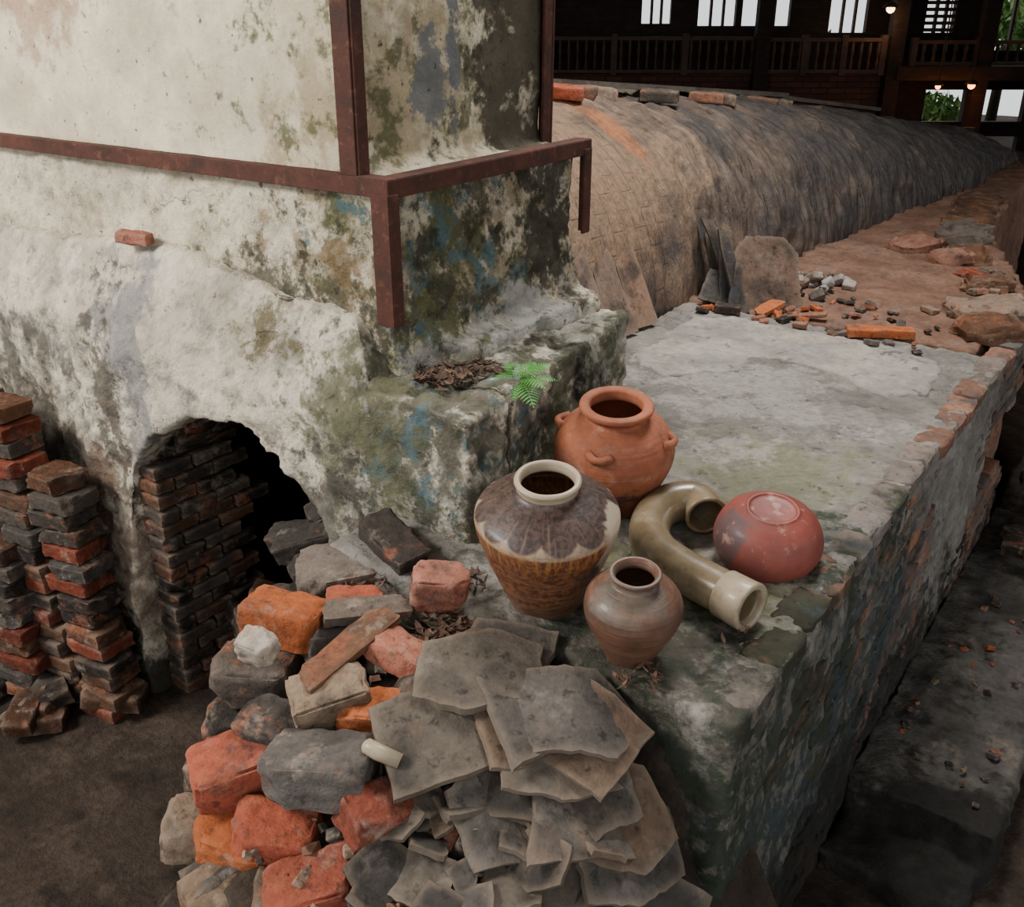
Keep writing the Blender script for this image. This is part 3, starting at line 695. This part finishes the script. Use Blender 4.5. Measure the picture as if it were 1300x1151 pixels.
M_terra=mat("terracotta",(.36,.115,.055),[
  dict(c=(.22,.07,.04),s=6,lo=.48,hi=.62,f=.7),
  dict(c=(.46,.22,.14),s=9,lo=.57,hi=.66,f=.6),
  dict(c=(.26,.17,.12),s=2,st=(2,2,18),lo=.54,hi=.66,f=.5),
  dict(c=(.05,.035,.03),s=5,lo=.54,hi=.64,f=.85,at=(.05,-.15,.08),r=.18,k=.12)],rough=.68,bump=((2,.6,.007,(1,1,40)),(60,.3,.002)),spec=.25,grain=.2)
M_small=mat("small_jar_brown_glaze",(.145,.066,.04),[
  dict(c=(.075,.042,.028),s=8,lo=.5,hi=.62,f=.8),
  dict(c=(.14,.125,.10),s=6,lo=.5,hi=.64,f=.7,at=(0,-.05,.19),r=.10),
  dict(c=(.22,.115,.066),s=3,st=(1,1,14),lo=.53,hi=.64,f=.6)],rough=.48,bump=((2,.6,.005,(1,1,50)),(80,.25,.0015)),spec=.4,coat=.1,grain=.15)
M_pipe=mat("olive_salt_glaze",(.215,.16,.092),[
  dict(c=(.14,.098,.052),s=7,lo=.48,hi=.62,f=.7),
  dict(c=(.29,.235,.16),s=9,lo=.55,hi=.66,f=.6),
  dict(c=(.085,.06,.035),s=30,lo=.6,hi=.68,f=.6)],rough=.3,bump=((12,.25,.004),(90,.2,.001)),spec=.45,coat=.3,grain=.12)
M_collar=mat("pipe_collar_clay",(.38,.30,.205),[dict(c=(.26,.19,.115),s=14,lo=.5,hi=.62,f=.7)],rough=.45,bump=((60,.3,.002),),coat=.15,grain=.1)
M_red=mat("red_burnished_clay",(.25,.062,.044),[
  dict(c=(.17,.05,.042),s=5,lo=.48,hi=.62,f=.8),
  dict(c=(.08,.06,.062),s=5,lo=.52,hi=.6,f=.8,at=(-.07,-.12,.09),r=.07,sc=(1,1,.6)),
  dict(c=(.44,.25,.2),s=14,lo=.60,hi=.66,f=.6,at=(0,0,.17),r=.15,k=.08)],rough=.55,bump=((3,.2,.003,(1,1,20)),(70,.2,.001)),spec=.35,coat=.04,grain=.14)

bm=bmesh.new()
prof=[(.088,0),(.096,.003),(.106,.03),(.133,.10),(.160,.18),(.179,.24),(.187,.280),(.185,.300),(.172,.316),(.138,.338),(.100,.358),(.084,.368),(.079,.376),(.082,.388),(.0855,.397),(.081,.403),(.073,.403),(.069,.395),(.069,.375),(.09,.352),(.15,.315),(.172,.28),(.165,.22),(.13,.12),(.10,.03),(.02,.02)]
lathe(bm,[(r*1.05,z*1.03) for r,z in smoothprof(prof,5)])
jar=newobj("large_glazed_jar",fin(bm),M_glaze,loc=(-1.245,1.825,-.002)); lean(jar,8)

tj=empty("lugged_terracotta_jar",(-1.39,2.42,-.004)); lean(tj,8)
bm=bmesh.new()
prof=[(.105,0),(.115,.004),(.128,.05),(.160,.12),(.185,.19),(.192,.235),(.183,.275),(.155,.315),(.118,.340),(.098,.350),(.095,.36),(.104,.372),(.115,.380),(.115,.392),(.104,.397),(.088,.394),(.082,.385),(.083,.36),(.10,.345),(.15,.30),(.178,.24),(.165,.17),(.12,.05),(.02,.02)]
lathe(bm,[(r*1.03,z*1.0) for r,z in smoothprof(prof,5)])
newobj("body",fin(bm),M_terra,parent=tj)
def tube(bm,pts,rs,seg=24,cap=True):
    rings=[];N=len(pts);pts=[Vector(p) for p in pts]
    up=Vector((0,0,1)); prevn=None
    for i in range(N):
        d=(pts[min(N-1,i+1)]-pts[max(0,i-1)]).normalized()
        if prevn is None:
            prevn=d.cross(up) if abs(d.dot(up))<.9 else d.cross(Vector((1,0,0)))
        n=(prevn-d*prevn.dot(d)).normalized(); b=d.cross(n); prevn=n
        rings.append([bm.verts.new(pts[i]+(n*math.cos(2*math.pi*k/seg)+b*math.sin(2*math.pi*k/seg))*rs[i]) for k in range(seg)])
    for A,B2 in zip(rings,rings[1:]):
        for i in range(seg): bm.faces.new((A[i],A[(i+1)%seg],B2[(i+1)%seg],B2[i]))
    if cap: bm.faces.new(rings[0][::-1]); bm.faces.new(rings[-1])
bm=bmesh.new()
for a in (-165,-75,15,105):
    A=rad(a); t=Vector((-math.sin(A),math.cos(A),0)); o=Vector((math.cos(A),math.sin(A),0))
    pts=[];rs=[]
    for k in range(13):
        q=-1+2*k/12
        pts.append(o*(.166+.030*(1-q*q))+t*(.034*q)+Vector((0,0,.302-.006*(1-q*q)-.01*abs(q))))
        rs.append(.011+.006*abs(q))
    tube(bm,pts,rs,14)
newobj("lugs",fin(bm),M_terra,parent=tj)

bm=bmesh.new()
prof=[(.058,0),(.062,.003),(.068,.02),(.092,.07),(.112,.115),(.119,.15),(.114,.18),(.095,.203),(.068,.218),(.057,.224),(.055,.232),(.060,.243),(.063,.248),(.060,.252),(.053,.251),(.048,.243),(.047,.23),(.06,.215),(.10,.185),(.108,.15),(.10,.11),(.06,.02),(.01,.015)]
lathe(bm,[(r*1.04,z*1.04) for r,z in smoothprof(prof,5)])
sj=newobj("small_brown_jar",fin(bm),M_small,loc=(-.925,1.745,.002)); lean(sj,5)

bm=bmesh.new()
prof=[(.118,.0),(.130,.0),(.138,.012),(.152,.045),(.158,.075),(.153,.105),(.136,.138),(.112,.160),(.088,.172),(.078,.177),(.074,.181),(.068,.181),(.062,.176),(.03,.173),(.005,.173)]
lathe(bm,[(r*1.03,z*1.05) for r,z in smoothprof(prof,5)])
up_=newobj("upturned_red_pot",fin(bm),M_red,loc=(-.835,2.41,-.006)); lean(up_,9)

pp=empty("glazed_elbow_pipe")
ctrl=[(-1.035,2.41,.070),(-1.070,2.445,.075),(-1.115,2.455,.080),(-1.160,2.40,.080),(-1.165,2.31,.077),(-1.130,2.21,.073),(-1.06,2.13,.071),(-.96,2.085,.070),(-.84,2.055,.070),(-.735,2.03,.070)]
def cat(pts,n=8):
    out=[]
    for i in range(len(pts)-1):
        P=[Vector(pts[max(0,i-1)]),Vector(pts[i]),Vector(pts[i+1]),Vector(pts[min(len(pts)-1,i+2)])]
        for k in range(n):
            t=k/n; out.append(.5*((2*P[1])+(-P[0]+P[2])*t+(2*P[0]-5*P[1]+4*P[2]-P[3])*t*t+(-P[0]+3*P[1]-3*P[2]+P[3])*t**3))
    out.append(Vector(pts[-1])); return out
cp=cat(ctrl); N=len(cp)
rs=[.062+.006*max(0,1-i/30) for i in range(N)]
bm=bmesh.new(); tube(bm,cp,rs,40,cap=False)
b2=[r-.012 for r in rs]
rings_before=len(bm.verts)
tube(bm,cp,b2,40,cap=False)
bm.verts.ensure_lookup_table()
for base in (0,(N-1)*40):
    for i in range(40):
        bm.faces.new((bm.verts[base+i],bm.verts[base+(i+1)%40],bm.verts[rings_before+base+(i+1)%40],bm.verts[rings_before+base+i]))
newobj("pipe_body",fin(bm),M_pipe,parent=pp)
d=(cp[-1]-cp[-4]).normalized(); e=cp[-1]
bm=bmesh.new(); seg=48
q=d.to_track_quat('Z','Y').to_matrix()
rings=[]
for r,t in ((.0625,-.075),(.068,-.072),(.069,-.02),(.070,.012),(.068,.018),(.054,.018),(.051,.012),(.0505,-.04),(.0625,-.041)):
    rings.append([bm.verts.new(e+q@Vector((r*math.cos(6.28318*i/seg),r*math.sin(6.28318*i/seg),t))) for i in range(seg)])
rings.append(rings[0])
for A,B2 in zip(rings,rings[1:]):
    for i in range(seg): bm.faces.new((A[i],A[(i+1)%seg],B2[(i+1)%seg],B2[i]))
newobj("collar",fin(bm),M_collar,parent=pp)

bm=bmesh.new(); tube(bm,[(-1.255,1.115,-.02),(-1.25,1.115,-.02),(-1.22,1.12,-.025),(-1.17,1.14,-.04)],[.012,.018,.019,.017],20)
newobj("clay_spout",fin(bm),M_collar,parent=HEAP)

def fern(base,scale):
    vs=[];fs=[]
    for a,lnn,el in ((-35,.13,.55),(10,.12,.5),(60,.09,.9),(-80,.11,.35),(120,.10,.7),(170,.09,.5),(-10,.08,1.0),(-130,.09,.4),(-55,.14,.3),(35,.12,.75)):
        A=rad(a+20); o=Vector((math.cos(A),math.sin(A),0)); t=Vector((-math.sin(A),math.cos(A),0)); ln=lnn*scale
        def P(s): return Vector(base)+o*ln*s*math.cos(el*.8)+Vector((0,0,ln*(math.sin(el)*s*1.3-.55*s*s)))
        n=13
        for k in range(1,n+1):
            s=k/n; p=P(s); dd=(P(min(1,s+.02))-P(s-.02)).normalized()
            w=ln*.30*math.sin(math.pi*min(1,.15+s*.85))*1.0+.003
            for sg in (1,-1):
                q=(t*sg+dd*.45).normalized(); b=len(vs); hw=dd*ln*.022
                for (f,m) in ((0,.5),(.35,1),(.7,.9),(1,.1)):
                    vs.append(p+q*w*f+hw*m+Vector((0,0,-.2*w*f*f))); vs.append(p+q*w*f-hw*m+Vector((0,0,-.2*w*f*f)))
                for i in range(3): fs.append((b+2*i,b+2*i+1,b+2*i+3,b+2*i+2))
        b=len(vs)
        for k in range(n+1):
            p=P(k/n); vs.append(p+t*.0012); vs.append(p-t*.0012)
        for k in range(n): fs.append((b+2*k,b+2*k+1,b+2*k+3,b+2*k+2))
    me=bpy.data.meshes.new("fern"); me.from_pydata([tuple(v) for v in vs],[],fs)
    newobj("fern_plant",me,M_leaf)
fern((-1.66,2.25,.43),1.15)

# ------------------------------------------------------------------ left brick stacks
L=Lump()
def stack(x0,y0,ztop,n,lean_,dark=.5,dim=(.235,.14,.078)):
    z=ztop; i=0
    while z>-1.40:
        off=lean_*(ztop-z)
        for k in range(n):
            c=[q*dark for q in random.choice([D,G,G,BR,BR,D,RD,G])]
            L.brick((x0+off-k*(dim[0]+.004)+random.uniform(-.012,.012)+(.03 if i%2 else 0),y0+random.uniform(-.012,.012)-.03*(ztop-z),z),(dim[0]-.002,dim[1]+.04,dim[2]-.003),(random.uniform(-2,2),random.uniform(-2,2)-3,random.uniform(-4,4)+10),c,hi=(i<9))
        z-=dim[2]; i+=1
stack(-3.70,1.66,-.30,1,.16)
stack(-4.0,1.62,-.04,3,.16)
stack(-3.98,1.48,-.66,2,.08)
for i in range(22):
    x=random.uniform(-4.3,-3.45); y=random.uniform(1.3,1.7)
    if x>-3.6 and y<1.5: continue
    L.brick((x,y,-1.39+random.uniform(0,.08)),(.23,.13,.085),(random.uniform(-10,10),random.uniform(-10,10),random.uniform(0,180)),[q*.45 for q in random.choice([D,G,BR,BR,BR])])
L.make("brick_stack",M_brick)

# ------------------------------------------------------------------ lower ledge on the right
bm=bmesh.new()
box(bm,-.60,-.06,3.0,9.5,-1.5,-1.2); box(bm,-.60,-.10,2.72,3.1,-1.5,-1.33)
me=remesh(fin(bm),.025); disp(me,[(3,.02),(8,.016),(22,.009)])
newobj("lower_ledge",me,M_step)
L=Lump()
for i in range(26):
    y=random.uniform(5.0,6.4);x=random.uniform(-.40,-.14)
    L.brick((x,y,-1.14+random.choice([0,.08,.16])),(.22,.12,.075),(random.uniform(-4,4),random.uniform(-4,4),random.uniform(0,180)),[q*.5 for q in random.choice(cols)])
for i in range(40):
    y=random.uniform(3.1,5.2);x=random.uniform(-.52,-.14); s=random.uniform(.01,.035)
    L.brick((x,y,-1.19),(s*1.4,s,s*.7),(random.uniform(-20,20),random.uniform(-20,20),random.uniform(0,180)),[q*.6 for q in random.choice(cols)],chip=.003,rough=.002)
L.make("ledge_bricks",M_brick)

# ------------------------------------------------------------------ debris on the terrace and kiln
L=Lump()
PKm=(.32,.155,.105);Tm=(.26,.185,.135)
L.brick((-1.20,4.78,.035),(.34,.09,.05),(0,0,30),O)
L.brick((-1.84,4.86,.03),(.20,.09,.03),(0,-10,75),O)
L.brick((-1.62,4.85,.03),(.22,.05,.02),(0,-8,20),PKm)
L.brick((-2.02,4.72,.03),(.14,.07,.05),(0,0,20),D)
for i in range(34):
    x=random.uniform(-1.15,-.70); y=random.uniform(4.85,6.9)
    if x>-.7-.12*(y-5): x-=.2
    s=random.uniform(.3,.85)
    L.brick((x,y,.025),(.18*s,.12*s,.06*s),(random.uniform(-12,12),random.uniform(-12,12),random.uniform(0,180)),random.choice([PKm,Tm,G,BR,G,RD,G]))
for y in [6.9,7.2,7.5,7.8,8.1,8.4,8.7,9.0,9.3]:
    x=-1.15-.22*(y-6.9)**.7-.1
    L.brick((x,y,.03),(.34,.3,.10),(random.uniform(-6,6),random.uniform(-6,6),random.uniform(0,180)),random.choice([G,BR,BR]),rnd=.3,chip=.03)
for (x,y,s) in ((-.82,5.5,.45),(-.76,5.15,.34),(-1.62,7.0,.38),(-.95,6.1,.26),(-1.30,6.7,.28)):
    L.brick((x,y,.045),(s,s*.75,.08),(4,-4,random.uniform(0,90)),random.choice([PKm,Tm,BR]),rnd=.35,chip=.03)
for i in range(40):
    a=random.uniform(0,6.28);q=random.uniform(0,.22)
    s=random.uniform(.02,.07)
    L.brick((-1.83+q*math.cos(a),5.5+1.4*q*math.sin(a),.03+random.uniform(0,.06)*(1-q*3)),(s*1.3,s,s*.7),(random.uniform(-40,40),random.uniform(-40,40),random.uniform(0,180)),random.choice([(.45,.40,.35),Tm,G,(.5,.46,.42),D]),chip=.005,rough=.003)
for i in range(60):
    x=random.uniform(-2.2,-.9);y=random.uniform(4.6,5.4);s=random.uniform(.015,.05)
    L.brick((x,y,.02),(s*1.5,s,s*.6),(random.uniform(-30,30),random.uniform(-30,30),random.uniform(0,180)),random.choice([O,PKm,D,G,G]),chip=.005,rough=.003)
L.make("terrace_rubble",M_brick)
L=Lump()
L.shard((-1.93,5.02,.18),[(-.20,-.22),(.19,-.20),(.18,.12),(.10,.20),(-.12,.22),(-.19,.12)],.04,(62,0,38),(.17,.11,.08),.0,rag=.014)
for i,(w,h,rz,lean_) in enumerate(((.04,.30,30,-24),(.05,.22,38,-12),(.035,.28,46,-20),(.05,.18,40,-2),(.04,.25,52,-10),(.03,.15,35,8))):
    L.shard((-2.24+.045*i,4.97-.035*i,h*.85),[(-w,-h),(w,-h*.96),(w*.8,h*.9),(-w*.7,h)],.03,(68,lean_,rz),random.choice([(.085,.085,.088),(.06,.056,.054),(.12,.105,.09)]),.0,rings=3,seg=5,rag=.008)
L.shard((-2.1,4.86,.1),[(-.14,-.1),(.14,-.1),(.1,.1),(-.12,.1)],.02,(50,10,20),(.08,.074,.07))
L.make("leaning_slabs",M_shard)
L=Lump()
for i in range(4):
    L.shard((-2.36,3.55+.22*i,.24),[(-.10,-.25),(.10,-.25),(.09,.25),(-.09,.25)],.035,(63,0,84),random.choice([(.26,.17,.12),(.22,.15,.115),(.29,.175,.12)]),0,rings=3,seg=5,rag=.006)
L.make("kiln_facing_tile",M_shard,parent=DK_)
L=Lump()
for (x,Y,c,rz) in ((-3.25,5.0,PKm,20),(-3.2,5.15,Tm,60),(-3.15,4.7,RD,30),(-3.0,5.6,G,25),(-3.0,6.3,PKm,20),(-3.05,6.6,Tm,30),(-3.0,7.3,BR,20),(-3.05,7.7,Tm,50),(-3.1,8.6,BR,20),(-3.1,9.2,Tm,30),(-3.1,10.0,BR,20)):
    L.brick((x,Y,kh(Y)-.01),(.25,.13,.08),(random.uniform(-5,5),random.uniform(0,8),rz),c)
L.make("ridge_bricks",M_brick,parent=DK_)
bm=bmesh.new()
bar(bm,(-3.36,4.3,1.22),(-3.22,8.2,.93),.18,.035,up=(1,0,0)); bar(bm,(-3.3,8.0,.93),(-3.1,10.6,.66),.16,.035,up=(1,0,0))
newobj("ridge_plank",fin(bm),M_plank,smooth=False,parent=DK_)
L=Lump(); L.brick((-3.32,1.98,.735),(.14,.07,.05),(3,4,25),PK); L.make("loose_ledge_brick",M_brick,parent=KILN)

# ------------------------------------------------------------------ floor
bm=bmesh.new()
n=80
grid=[[bm.verts.new((-26+46*i/n,-5+42*j/n,-1.43+.03*noise.noise(Vector((i*.7,j*.7,0))))) for i in range(n+1)] for j in range(n+1)]
for j in range(n):
    for i in range(n): bm.faces.new((grid[j][i],grid[j][i+1],grid[j+1][i+1],grid[j+1][i]))
newobj("floor",fin(bm),M_floor)

# ------------------------------------------------------------------ shed (local frame: X=lateral, Y=forward distance)
GAL=empty("shed_gallery"); GAL.rotation_euler=(0,0,rad(36.8))
def shedobj(name,bm,m,smooth=False,par=None):
    me=fin(bm); o=newobj(name,me,m,smooth=smooth,parent=par)
    if par is None: o.rotation_euler=(0,0,rad(36.8))
    return o
FW=24.0
openings=[(3.1,3.8,1.5,2.9),(4.45,5.35,1.45,2.9),(5.5,6.65,1.45,2.9),(7.6,8.5,1.3,2.9),(9.9,10.6,1.3,2.9),(11.2,13.6,.9,2.9),(7.8,8.4,-.55,-.05),(10.2,11.2,-.75,-.0),(11.35,12.7,-.75,0.0),(11.4,12.7,-2.0,-1.1),(14.3,16,.6,2.8)]
xs=sorted(set([-12,19]+[v for o in openings for v in o[:2]])); zs=sorted(set([-1.5,5.5]+[max(-1.5,v) for o in openings for v in o[2:]]))
bm=bmesh.new()
for a,b in zip(xs,xs[1:]):
    for c,d_ in zip(zs,zs[1:]):
        mx,mz=(a+b)/2,(c+d_)/2
        if any(o[0]<mx<o[1] and o[2]<mz<o[3] for o in openings): continue
        box(bm,a,b,FW,FW+.2,c,d_)
shedobj("wall_back",bm,M_wood)
bm=bmesh.new(); box(bm,-12.2,-12,6,FW+.2,-1.5,5.5); shedobj("unseen_wall_left",bm,M_wood)  # unseen side wall, added to block sky light
bm=bmesh.new(); box(bm,19,19.2,4,FW+.2,-1.5,5.5); shedobj("unseen_wall_right",bm,M_wood)  # opposite side wall, also out of view and added against sky light
bm=bmesh.new(); box(bm,-12.2,19.2,-1.5,FW+1,5.2,5.35)  # unseen roof, extended over the foreground to hold back sky light
for k in range(16): box(bm,-12,19,1+1.5*k,1.15+1.5*k,4.95,5.2)
shedobj("unseen_ceiling",bm,M_wood)
bm=bmesh.new()
for (a,b,c,d_) in openings[:6]:
    for t in (.33,.66): 
        x=a+(b-a)*t; box(bm,x-.03,x+.03,FW-.05,FW+.05,c,d_)
for k in range(9): box(bm,9.9,10.6,FW-.06,FW+.0,1.32+.15*k,1.40+.15*k)
box(bm,7.8,8.4,FW-.05,FW,-.32,-.27)
for k in range(6): box(bm,7.8+.1*k,7.83+.1*k,FW-.05,FW,-.55,-.05)
shedobj("window_frame",bm,M_wood2,par=GAL)
bm=bmesh.new()
box(bm,-2,8.9,FW-1.2,FW-.1,-.5,.42)
shedobj("brick_dado",bm,M_shedbrick,par=GAL)
def lathe_post(bm,x,y,z0,z1):
    prof=[(.03,0),(.045,.25),(.025,.4),(.05,.6),(.03,1)]
    seg=6; R=[]
    for r,t in prof: R.append([bm.verts.new((x+r*math.cos(6.283*i/seg),y+r*math.sin(6.283*i/seg),z0+(z1-z0)*t)) for i in range(seg)])
    for A,B2 in zip(R,R[1:]):
        for i in range(seg): bm.faces.new((A[i],A[(i+1)%seg],B2[(i+1)%seg],B2[i]))
def balustrade(name,x0,x1,y,z0,z1,sp=.2,m=M_wood2):
    bm=bmesh.new(); box(bm,x0,x1,y-.05,y+.05,z1-.08,z1); box(bm,x0,x1,y-.04,y+.04,z0,z0+.07)
    x=x0
    while x<x1:
        lathe_post(bm,x,y,z0,z1); x+=sp
    k=x0
    while k<=x1+.01: box(bm,k-.07,k+.07,y-.07,y+.07,z0-.05,z1+.06); k+=(x1-x0)/3
    return shedobj(name,bm,m,par=GAL)
balustrade("balustrade_1",.7,5.6,FW-1.3,.45,1.23)
balustrade("balustrade_2",5.8,8.5,FW-1.3,.45,1.20)
balustrade("balustrade_3",9.2,13.6,FW-1.3,.62,1.15,.24)
bm=bmesh.new()
for x in (.2,5.7,8.75,10.8,14): box(bm,x-.16,x+.16,FW-1.5,FW-1.2,-1.5,4.9)
box(bm,-2,15,FW-1.5,FW-1.3,2.4,2.7)
box(bm,8.8,16,FW-1.6,FW-1.0,.30,.60)
bar(bm,(11.6,FW-3,-.4),(13.2,FW-3,.5),.9,.1)
shedobj("timber_posts",bm,M_wood,par=GAL)
def chair(x,y):
    bm=bmesh.new()
    for dx in (-.2,.2):
        for dy in (-.2,.2): box(bm,x+dx-.025,x+dx+.025,y+dy-.025,y+dy+.025,-1.42,(-.55 if dy>0 else -.97))
    box(bm,x-.24,x+.24,y-.24,y+.24,-1.0,-.95)
    for k in range(5): box(bm,x-.2+.09*k,x-.17+.09*k,y+.19,y+.22,-.95,-.58)
    box(bm,x-.23,x+.23,y+.17,y+.24,-.6,-.53)
    shedobj("wooden_chair",bm,M_wood2)
chair(8.7,20.5);chair(9.6,20.2)
def lamp(x,y,z,pw,col,r=.09):
    e=NT("lamp_glow"); e.b.inputs["Emission Color"].default_value=(*col,1); e.b.inputs["Emission Strength"].default_value=8; e.b.inputs["Base Color"].default_value=(*col,1)
    o=empty("hanging_lamp"); o.rotation_euler=(0,0,rad(36.8))
    bm=bmesh.new(); bmesh.ops.create_uvsphere(bm,u_segments=20,v_segments=12,radius=r,matrix=Matrix.Translation((x,y,z))); newobj("bulb",fin(bm),e.m,parent=o)
    bm=bmesh.new(); 
    tube(bm,[(x,y,z+r*.3),(x,y,z+r*1.2),(x,y,z+r*1.6),(x,y,z+2.5)],[r*2,r*1.1,.02,.012],16); newobj("shade",fin(bm),M_wood2,parent=o)
    l=bpy.data.lights.new("lamp","POINT"); l.energy=pw; l.color=col; l.shadow_soft_size=.1
    q=bpy.data.objects.new("lamp_light",l); C.objects.link(q); q.parent=o; q.location=(x,y,z-.25)
lamp(8.35,22.2,1.80,14,(1,.62,.28)); lamp(10.35,22.0,.22,14,(1,.33,.08),.08); lamp(9.6,22.0,.20,10,(1,.33,.08),.06)

def tree(x,y,zc,r,n):
    vs=[];fs=[]
    for i in range(n):
        d=Vector((random.gauss(0,1),random.gauss(0,1),random.gauss(0,1))).normalized()*r*random.random()**.4
        p=Vector((x,y,zc))+Vector((d.x,d.y,d.z*.8)); R=Euler([random.uniform(0,6.28) for _ in range(3)]).to_matrix(); s=random.uniform(.08,.2); b=len(vs)
        for q in ((-1,0,0),(0,-.45,.1),(1,0,0),(0,.45,.1)): vs.append(p+R@Vector(q)*s)
        fs.append((b,b+1,b+2,b+3))
    o=empty("garden_tree"); o.rotation_euler=(0,0,rad(36.8))
    me=bpy.data.meshes.new("t"); me.from_pydata([tuple(v) for v in vs],[],fs); newobj("foliage",me,M_tree,parent=o,smooth=False)
    bm=bmesh.new(); tube(bm,[(x,y,-1.43),(x+.05,y,zc-r*.5),(x,y,zc)],[.16,.12,.06],12); newobj("trunk",fin(bm),M_bark,parent=o)
tree(13.9,28,1.6,1.5,1500); tree(12.0,27.5,-1.0,.9,900); tree(8.6,28.5,.6,.9,700); tree(16.2,29,2.2,2.2,2000)

# ------------------------------------------------------------------ light
w=bpy.data.worlds.new("World"); bpy.context.scene.world=w; w.use_nodes=True
bg=w.node_tree.nodes["Background"]; bg.inputs[0].default_value=(.95,.98,1,1); bg.inputs[1].default_value=1.3
def area(name,loc,target,size,en,col):
    l=bpy.data.lights.new(name,"AREA"); l.shape='RECTANGLE'; l.size=size[0]; l.size_y=size[1]; l.energy=en; l.color=col
    o=bpy.data.objects.new(name,l); C.objects.link(o); o.location=loc
    d=Vector(target)-Vector(loc); o.rotation_euler=d.to_track_quat('-Z','Y').to_euler()
area("daylight_opening",(-5.6,-2.2,5.9),(-2.4,2.4,1.6),(2.2,1.6),600,(1,.97,.92))
area("overhead_fill",(-1.8,4.7,6.2),(-1.5,3.0,1.4),(1.5,1.5),330,(1,.985,.96))  # added area lamp below the closed roof, no skylight there

# ------------------------------------------------------------------ camera
c=bpy.data.cameras.new("camera"); o=bpy.data.objects.new("camera",c); C.objects.link(o)
c.sensor_width=36; c.lens=1168/1300*36; c.shift_y=-45/1300; c.clip_start=.05; c.clip_end=200
o.location=(0,0,1.5+ZO); o.rotation_euler=(rad(90-23.2),0,rad(36.8))
bpy.context.scene.camera=o
